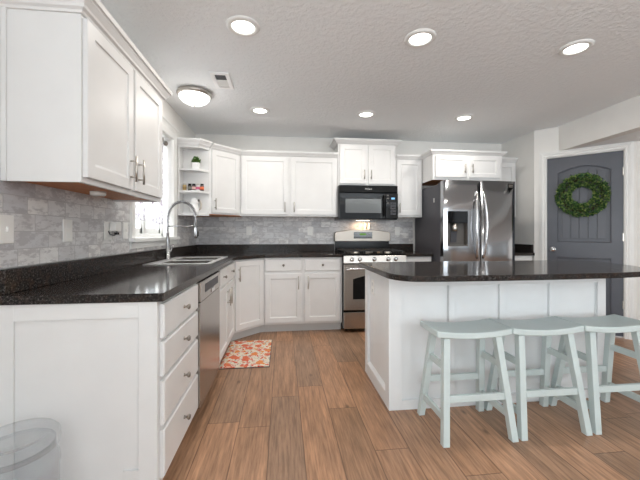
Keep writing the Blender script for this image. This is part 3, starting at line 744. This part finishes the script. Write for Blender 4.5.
b = MB().fbox(F, h0, h1, .4, .6, z0, 50.4).fbox(F, h0, h0+.15, .5, 3.35, z0, 50.4).fbox(F, h1-.15, h1, .5, 3.35, z0, 50.4).fbox(F, h0, h1, .5, 3.42, z0, z0+.5)
dp = b.build('dispenser_recess', M['taupe'], d1)
MB().fbox(F, h0, h1, .5, 3.75, 50.4, z1).build('dispenser_panel', M['glassblack'], d1, .12)
MB().lathe((*F(6, 2, 0)[:2], 46.6), [(1.2, 0), (1.35, 1.2), (1.5, 3.9)], seg=18).build('dispenser_spout', M['nickel'], d1)
MB().hexa([F(4.6, .6, 41.5), F(7.4, .6, 41.5), F(4.6, 1.0, 41.5), F(7.4, 1.0, 41.5), F(4.6, 1.2, 47), F(7.4, 1.2, 47), F(4.6, 1.5, 47), F(7.4, 1.5, 47)]).build('paddle', M['darkgrey'], d1)
for a, dd, sg in ((15.9, d1, -1), (18.9, d2, 1)):
    pts = []
    for i in range(17):
        s_ = i/16; pts.append(F(a+sg*1.0*math.sin(PI*s_), 3.4+1.9*(math.sin(PI*s_)**.6 if 0 < i < 16 else 0), 34.2+31.0*s_))
    MB().tube(pts, .5, 12).build('handle', M['chrome'], dd)
bd = MB().fbox(F, 31.3, 33.8, 3.2, 3.6, 66.4, 68.6).build('badge', M['black'], d2)
for z in (67.9, 67.1): MB().fbox(F, 31.6, 33.5, 3.55, 3.65, z-.12, z+.12).build('badge_line', M['nickel'], bd)
MB().fbox(Fr((116.7, 0), (0, 1), (-1, 0)), 24.5, 25.3, .01, .1, 60.5, 62.5).build('side_sticker', M['plastic'], r)

# ---- island
r = thing('kitchen_island', 103, 82, 0, 'white panelled kitchen island base below the breakfast bar top', 'island')
IX0, IX1, ID0, ID1 = 71.7, 134.1, 69.0, 93.9
MB().box(IX0+.8, IX1-.8, ID0+.1, ID1-.8, 0, 34.5).build('carcass', M['isl'], r)
b = MB(); FI = FB(0, ID1-.8)
xs = [(IX0, 75.2), (87.6, 89.8), (101.8, 104.2), (116.4, 118.9), (131.2, IX1)]
xs = [(IX0, 75.2), (87.9, 89.9), (102.3, 104.3), (116.9, 118.9), (131.4, IX1)]
for x0, x1 in xs: b.fbox(FI, x0, x1, 0, .8, 0, 34.5)
for (p0, p1), (n0, n1) in zip(xs, xs[1:]): b.fbox(FI, p1, n0, 0, .8, 0, 2.4).fbox(FI, p1, n0, 0, .8, 32, 34.5)
b.build('front_frame', M['isl'], r, .07)
b = MB(); FS = Fr((IX0+.8, 0), (0, 1), (-1, 0))
b.fbox(FS, ID0, ID0+3, 0, .8, 0, 34.5).fbox(FS, ID1-3.2, ID1-.81, 0, .8, 0, 34.5).fbox(FS, ID0+3, ID1-3.2, 0, .8, 32.3, 34.5)
b.hexa([FS(a, b_, z) for z, o_ in ((0, .8), (3.6, .8)) for b_ in (0, o_) for a in (ID0+3, ID1-3.2)])
b.hexa([FS(a, b_, z) for z, o_ in ((3.6, .8), (4.4, .1)) for b_ in (0, o_) for a in (ID0+3, ID1-3.2)])
b.build('side_frame', M['isl'], r, .05)
b = MB(); FS2 = Fr((IX1-.8, 0), (0, 1), (1, 0)); b.fbox(FS2, ID0, ID1-.81, 0, .8, 0, 34.5).build('right_panel', M['isl'], r, .05)
b = MB(); FK = Fr((IX0, ID0+.1), (1, 0), (0, -1))
for i in range(3): shaker(b, FK, 1.5+i*20.4, 21.2+i*20.4, 4, 33.5)
b.build('back_doors', M['isl'], r)
o = thing('wall_outlet', IX0, 77, 29, 'white outlet set in the left side of the island', 'outlet')
MB().fbox(FS, 74.6, 77.4, .01, .2, 26.6, 31.2).build('cover_plate', M['plastic'], o, .05)
for z in (27.9, 29.9): MB().fbox(FS, 75.4, 76.6, .2, .28, z-.5, z+.5).build('socket', M['toe'], o)

pl_ = [(69.8, 68.0), (148.0, 68.0), (151.5, 69.2), (153.2, 72), (153, 75.5), (151.6, 80), (149.6, 86), (147.2, 92), (144, 96.8), (139.5, 100.6), (134.3, 102.9), (128, 103.9), (122, 104.3), (108, 105.0), (95, 105.2), (82, 105.0), (78, 104.8)]
for i in range(7):
    qq = PI/2*(i/6); pl_.append((76-6.1*math.sin(qq), 97+7.6*math.cos(qq)))
ct = MB().prism([pl_], 34.6, 36).build('countertop', M['counter'], None, .22, 3)
tag(ct, 'black stone-look breakfast bar top with rounded corners on the white island', 'countertop')

# ---- stools
def stool(label):
    r = thing('bar_stool', 0, 0, 0, label, 'stool', 'saddle stools along the island')
    b = MB(); n = 14; w, dp = 8.95, 4.7; vs = []
    def prof(x): return 23.1 + .7*(abs(x)/w)**2.0
    for i in range(n+1):
        x = -w+2*w*i/n
        zt = prof(x)+.35
        for d_, z in ((-dp, zt), (dp, zt), (dp, zt-1.4), (-dp, zt-1.4)): vs.append((x, d_, z))
    fs = [(0, 1, 2, 3), tuple(4*n+k for k in range(4))]
    for i in range(n):
        for k in range(4): l_ = (k+1) % 4; fs.append((i*4+k, i*4+l_, i*4+4+l_, i*4+4+k))
    b.add(vs, fs).build('seat', M['sage'], r, .28, 3)
    def lx(z, s): return s*(7.95-1.75*z/22)
    def ld(z, s): return s*(6.3-3.2*z/22)
    for sd in (1, -1):
        for s in (-1, 1):
            hw = .75; p = []
            for z in (0, 22.2):
                for dd in (-hw, hw):
                    for xx in (-hw, hw): p.append((lx(z, s)+xx, ld(z, sd)+dd, z))
            MB().hexa(p).build('leg', M['sage'], r, .1)
    for sd, z in ((1, 9.3), (-1, 9.6)):
        MB().hexa([(x, ld(z, sd)+dd, zz) for zz in (z-.75, z+.75) for dd in (-.4, .4) for x in (lx(z, -1)+.7, lx(z, 1)-.7)]).build('stretcher', M['sage'], r, .08)
    for s in (-1, 1):
        for z in (15.8, 5.2):
            MB().hexa([(lx(z, s)+xx, dd, zz) for zz in (z-.75, z+.75) for dd in (ld(z, -1)+.7, ld(z, 1)-.7) for xx in (-.4, .4)]).build('stretcher', M['sage'], r, .08)
    return r
st = stool('sage green saddle stool at the left end of the island, nearest the stove')
spots_ = [(87.2, 102.5, 0), (105.4, 102.3, 0), (123.7, 102.2, 0)]
labs = [None, 'middle sage green saddle stool of the three at the island', 'sage green saddle stool at the right end of the island, nearest the dark door']
for i, (x, d_, a) in enumerate(spots_):
    o = st if i == 0 else copy_tree(st)
    o.location = (x*K, -d_*K, 0)
    if labs[i]: o['label'] = labs[i]

# ---- rug
rg = thing('rug', 31.5, 48, 0, 'small red and orange floral rug on the floor before the sink', 'rug')
MB().prism([[(23.2, 34.2), (39.9, 34.2), (39.9, 62.1), (23.2, 62.1)]], .15, .42).build('pile', M['rug'], rg, .1)
MB().prism([[(23.0, 34), (40.1, 34), (40.1, 62.3), (23.0, 62.3)]], .01, .15).build('backing', M['darkgrey'], rg)

# ---- shelf contents
r = thing('potted_plant', 7.1, 27.2, 73.4, 'small green plant in a square white pot on the top shelf', 'plant')
MB().hexa([(7.1+sx_*w, 27.2+sd*w, z) for z, w in ((73.42, 1.3), (76.2, 1.5)) for sd in (-1, 1) for sx_ in (-1, 1)]).build('pot', M['ceramic'], r, .1)
def leaf(mb, P, dirv, L, w):
    dirv = dirv.normalized(); sd = dirv.orthogonal().normalized(); sd.rotate(Matrix.Rotation(random.random()*6.28, 3, dirv)); up = dirv.cross(sd)
    a = P; m1 = P+dirv*L*.45
    mb.add([a, m1+sd*w+up*w*.35, P+dirv*L, m1-sd*w+up*w*.35, m1], [(0, 1, 4), (1, 2, 4), (2, 3, 4), (3, 0, 4)])
b = MB()
for i in range(230):
    u = Vector((random.gauss(0, 1), random.gauss(0, 1), abs(random.gauss(.3, .8)))).normalized()
    leaf(b, Vector((7.1, 27.2, 76.3)) + Vector((u.x*1.5, u.y*1.3, u.z*2.2))*random.uniform(.15, 1), u+Vector((0, 0, .5)), random.uniform(.7, 1.3), .28)
b.build('foliage', M['fern'], r)
SP = [(2.6, (.55, .40, .18), (.30, .20, .08), 'clear spice jar with golden brown contents'), (4.75, (.05, .04, .04), (.25, .24, .20), 'spice jar with black side and pale label'),
      (6.45, (.07, .05, .06), (.70, .45, .42), 'dark spice jar with pink label'), (8.15, (.75, .74, .74), (.55, .12, .22), 'white spice jar with dark red mark'), (9.85, (.10, .07, .08), (.75, .16, .05), 'dark spice jar with orange-red label')]
for x, c1_, c2_, lb in SP:
    s = thing('spice_jar', x, 28.3, 64.0, lb+' on the middle shelf', 'spice jar', 'spice jars on the middle shelf')
    MB().lathe((x, 28.3, 64.02), [(.74, 0), (.8, .1), (.8, 2.1), (.6, 2.5)], seg=16).build('jar', plain('jar_'+lb.split()[0]+str(int(x)), c1_, .25), s)
    MB().lathe((x, 28.3, 64.5), [(.82, 0), (.82, 1.2)], seg=16).build('paper_label', plain('label_'+str(int(x)), c2_, .6), s)
    MB().lathe((x, 28.3, 66.4), [(.7, 0), (.7, .6), (.01, .62)], seg=16).build('lid', M['black'] if x not in (2.6, 8.15) else M['nickel'], s)
r = thing('pitcher', 6.6, 27.3, 54.4, 'white ceramic pitcher on the bottom open shelf', 'pitcher')
MB().lathe((6.4, 27.3, 54.42), [(1.2, 0), (1.75, .4), (2.0, 1.6), (1.55, 3.2), (1.3, 3.9), (1.75, 4.3), (1.5, 5.4), (.95, 6.3), (.35, 6.7), (.01, 6.8)], seg=22).build('body', M['ceramic'], r)
MB().tube([(8.1, 27.1, 55.6), (9.0, 27, 56.4), (9.2, 27, 58.2), (8.8, 27, 59.6), (8.0, 27.1, 59.9)], [.3, .34, .34, .34, .3], 10).build('handle', plain('tan_handle', (.50, .44, .38), .6), r)
MB().lathe((8.2, 27.1, 59.5), [(.45, 0), (.6, .4), (.3, .9), (.01, 1)], seg=10).build('stopper', M['taupe'], r)

# ---- curtains
rod = thing('curtain_rod', -2, 53.5, 82, 'dark metal curtain rod with round end knobs inside the sink window recess', 'curtain rod')
MB().tube([(-2, 38.6, 81.6), (-2, 68.6, 81.6)], .3, 10).build('rod', M['bronze'], rod)
for d_ in (37.6, 69.5): MB().lathe((-2, d_-.9, 81.6), [(.01, 0), (.7, .35), (.95, .9), (.7, 1.45), (.01, 1.8)], axis='y', seg=14).build('finial', M['bronze'], rod)
for d_ in (40.5, 66.6): MB().box(-2.2, -1.8, d_-.2, d_+.2, 81.7, 83.19).build('bracket', M['bronze'], rod)
def curtain(d0, d1, zb, label):
    b = MB(); n = 26; vs = []
    for i in range(n+1):
        s_ = i/n
        for k in range(9):
            z = zb+(81.5-zb)*k/8; x = -2.75+.38*math.sin(s_*PI*7)*(.5+.5*k/8)+.0
            vs.append((x, d0+(d1-d0)*s_, z))
    m_ = 9; fs = [(i*m_+k, (i+1)*m_+k, (i+1)*m_+k+1, i*m_+k+1) for i in range(n) for k in range(m_-1)]
    b.add(vs, fs, True)
    o = b.build('curtain', M['curtain']); md = o.modifiers.new('cloth', 'SOLIDIFY'); md.thickness = .0015
    tag(o, label, 'curtain', 'curtains at the sink window'); return o
curtain(55.4, 66.2, 50.0, 'floral sheer curtain panel on the wall cabinet half of the sink window')
curtain(38.0, 49.8, 49.2, 'floral sheer curtain panel on the open shelf half of the sink window')

# ---- outlets and switches
def plate(F, a, z, label, kind, w=2.8, h=4.6):
    s = thing('light_switch' if kind == 'switch' else 'wall_outlet', *F(a, 0, z), label, kind)
    MB().fbox(F, a-w/2, a+w/2, .01, .22, z-h/2, z+h/2).build('cover_plate', M['plastic'], s, .08)
    if kind == 'switch':
        for k in range(1 if w < 4 else 2):
            c_ = a if w < 4 else a-1+2*k; MB().fbox(F, c_-.2, c_+.2, .2, .55, z-.4, z+.4).build('toggle', M['plastic'], s)
    else:
        for k in (-1, 1): MB().fbox(F, a-.6, a+.6, .2, .28, z+k*1.0-.55, z+k*1.0+.55).build('socket', M['trim'], s, .05)
    return s
FW = Fr((.36, 0), (0, 1), (1, 0)); FWB = Fr((0, .36), (1, 0), (0, 1))
plate(FW, 117.6, 46.3, 'white toggle switch plate at the near end of the side backsplash', 'switch')
plate(FW, 102.4, 46.2, 'white outlet plate under the middle of the left wall cabinet', 'outlet', 2.9)
plate(FW, 86.6, 46.3, 'white outlet plate with the adapter plugged in on the side wall', 'outlet', 3.4)
plate(FW, 77.3, 46.4, 'white toggle switch plate right beside the window casing', 'switch')
plate(FWB, 27, 46.9, 'white outlet plate on the back wall tile below the corner cabinets', 'outlet')
plate(FWB, 59, 46.9, 'white outlet plate on the back wall tile left of the stove', 'outlet')
plate(FWB, 107.1, 46.9, 'white outlet plate on the back wall tile right of the stove', 'outlet')
s = thing('plug_in_adapter', 1.2, 85, 46.6, 'white plug-in adapter with a short dark cord on the side wall outlet', 'adapter')
MB().fbox(FW, 83.3, 86.2, .29, 1.8, 46.2, 48.6).build('body', M['plastic'], s, .15)
MB().tube([FW(84.4, 1.2, 46.2), FW(84.6, 1.4, 45.5), FW(85.8, 1.2, 45.1), FW(87.2, .9, 45.4), FW(87.5, .7, 46.2)], .14, 8).build('cord', M['darkgrey'], s)
MB().fbox(FW, 83.9, 85.3, .9, 1.6, 45.3, 45.9).build('plug', M['black'], s, .08)

# ---- ceiling fixtures
def downlight(label):
    r = thing('recessed_light', 0, 0, CE, label, 'ceiling light', 'recessed ceiling lights')
    MB().lathe((0, 0, CE), [(2.7, -.12), (2.9, -.5), (3.7, -.45), (4.1, -.12), (4.1, -.01)], seg=32, caps=False).build('trim_ring', M['trim'], r)
    MB().lathe((0, 0, CE), [(.01, -.2), (2.8, -.2)], seg=32, caps=False).build('lens', M['lens'], r)
    l = bpy.data.lights.new('bulb', 'AREA'); l.shape = 'DISK'; l.size = 5*K; l.energy = DOWNLIGHT_W; l.color = LAMP_COL
    o = bpy.data.objects.new('bulb', l); C.objects.link(o); o.parent = r; o.location = (0, 0, -.8*K)
    return r
DLs = [(34.9, 93, 'recessed ceiling light in the near row, above the left counter aisle'), (80.3, 93.3, 'recessed ceiling light in the near row, middle, above the island'), (124.7, 94, 'recessed ceiling light in the near row, right, nearest the header'),
       (35.2, 37, 'recessed ceiling light in the far row, left, near the open shelves'), (80, 37.8, 'recessed ceiling light in the far row, middle, before the microwave'), (124, 38.6, 'recessed ceiling light in the far row, right, before the refrigerator')]
d0 = downlight(DLs[0][2])
for i, (x, d_, lb) in enumerate(DLs):
    o = d0 if i == 0 else copy_tree(d0)
    o.location = (x*K, -d_*K, CE*K); o['label'] = lb
r = thing('dome_light', 12.8, 52, CE, 'flush dome ceiling light with nickel ring near the window', 'ceiling light')
MB().lathe((12.8, 52, CE), [(5.2, -.01), (6.0, -.3), (6.1, -1.0), (5.7, -1.6), (5.3, -1.7)], seg=36, caps=False).build('ring', M['nickel'], r)
MB().lathe((12.8, 52, CE), [(5.4, -1.5), (5.2, -2.3), (4.4, -3.3), (3.0, -4.1), (1.4, -4.5), (.01, -4.6)], seg=36, caps=False).build('glass_dome', M['dome'], r)
MB().lathe((12.8, 52, CE-5.3), [(.01, 0), (.3, .15), (.25, .4), (.45, .6), (.3, .8)], seg=14).build('finial', M['nickel'], r)
l = bpy.data.lights.new('dome_bulb', 'POINT'); l.energy = DOME_W; l.shadow_soft_size = 4*K; l.color = LAMP_COL
o = bpy.data.objects.new('dome_bulb', l); C.objects.link(o); o.parent = r; o.location = (0, 0, -7*K)
r = thing('ceiling_vent', 24.6, 62.8, CE, 'white rectangular air vent in the ceiling near the dome light', 'vent')
MB().prism([[(21.4, 57), (27.5, 57), (27.5, 68.6), (21.4, 68.6)], [(22.7, 58.3), (26.2, 58.3), (26.2, 67.3), (22.7, 67.3)]], CE-.5, CE-.02).build('frame', M['ventwhite'], r, .08)
MB().box(22.7, 26.2, 58.3, 67.3, CE-.06, CE-.01).build('duct_opening', M['darkgrey'], r)
b = MB()
for i in range(9):
    d_ = 58.6+i*.5; b.hexa([(x, d_+dd+o_, z) for z, o_ in ((CE-.38, 0), (CE-.1, .3)) for dd in (0, .3) for x in (22.7, 26.2)])
b.build('louvre', M['trim'], r)

# ---- wreath on the pantry door
wx, wz = 18.6, 63.2
r = thing('wreath', *FP(wx, .5, wz), 'round green boxwood wreath hanging on the charcoal door', 'wreath')
MB().tube([FP(wx+7.4*math.cos(2*PI*i/40), .9, wz+7.4*math.sin(2*PI*i/40)) for i in range(40)], .6, 8, True).build('twig_ring', M['twig'], r)
b = MB(); nrm = Vector((-.70711, .70711, 0)); ua = Vector((.70711, .70711, 0)); up = Vector((0, 0, 1))
for i in range(2300):
    th = random.random()*2*PI; ph = random.uniform(-.5*PI, .5*PI)*1.25
    rad = Vector(ua*math.cos(th)+up*math.sin(th)); tan = Vector(ua*-math.sin(th)+up*math.cos(th))
    rr = random.uniform(.5, 1)**.5*2.3
    P = Vector(FP(wx, 1.3, wz)) + rad*(6.95+rr*math.sin(ph)) + nrm*max(-.9, rr*.9*math.cos(ph))
    dv = rad*math.sin(ph)*1.1 + nrm*(math.cos(ph)*.8+.1) + tan*random.uniform(-.1, 1.0) + Vector((random.gauss(0, .35), random.gauss(0, .35), random.gauss(0, .35)))
    leaf(b, P, dv, random.uniform(1.0, 1.8), random.uniform(.32, .5))
b.build('foliage', M['leaf'], r)

# ---- clear canister at the bottom left
cx_, cd_, cr_ = 7.6, 125.8, 5.1
r = thing('canister', cx_, cd_, 0, 'clear plastic lidded canister standing beside the end panel of the left counter', 'canister')
MB().lathe((cx_, cd_, 0), [(.01, .05), (cr_-.5, .05), (cr_-.1, .6), (cr_-.1, 12.2), (cr_+.05, 12.8), (cr_-.05, 13.6), (cr_-.45, 14.3), (cr_-.5, 16), (cr_-.62, 16), (cr_-.58, 14.2), (cr_-.2, 13.5), (cr_-.1, 12.8), (cr_-.25, 12.2), (cr_-.25, .8), (cr_-.6, .3), (.01, .3)], seg=48).build('body', M['clear'], r)
MB().lathe((cx_, cd_, 0), [(cr_-.38, 15.4), (cr_-.02, 15.5), (cr_+.1, 16.2), (cr_, 17.0), (cr_-.45, 17.5), (cr_-1.0, 17.6), (cr_-1.3, 17.1), (.4, 16.9), (.01, 16.9)], seg=48, caps=False).build('lid', M['clear'], r)
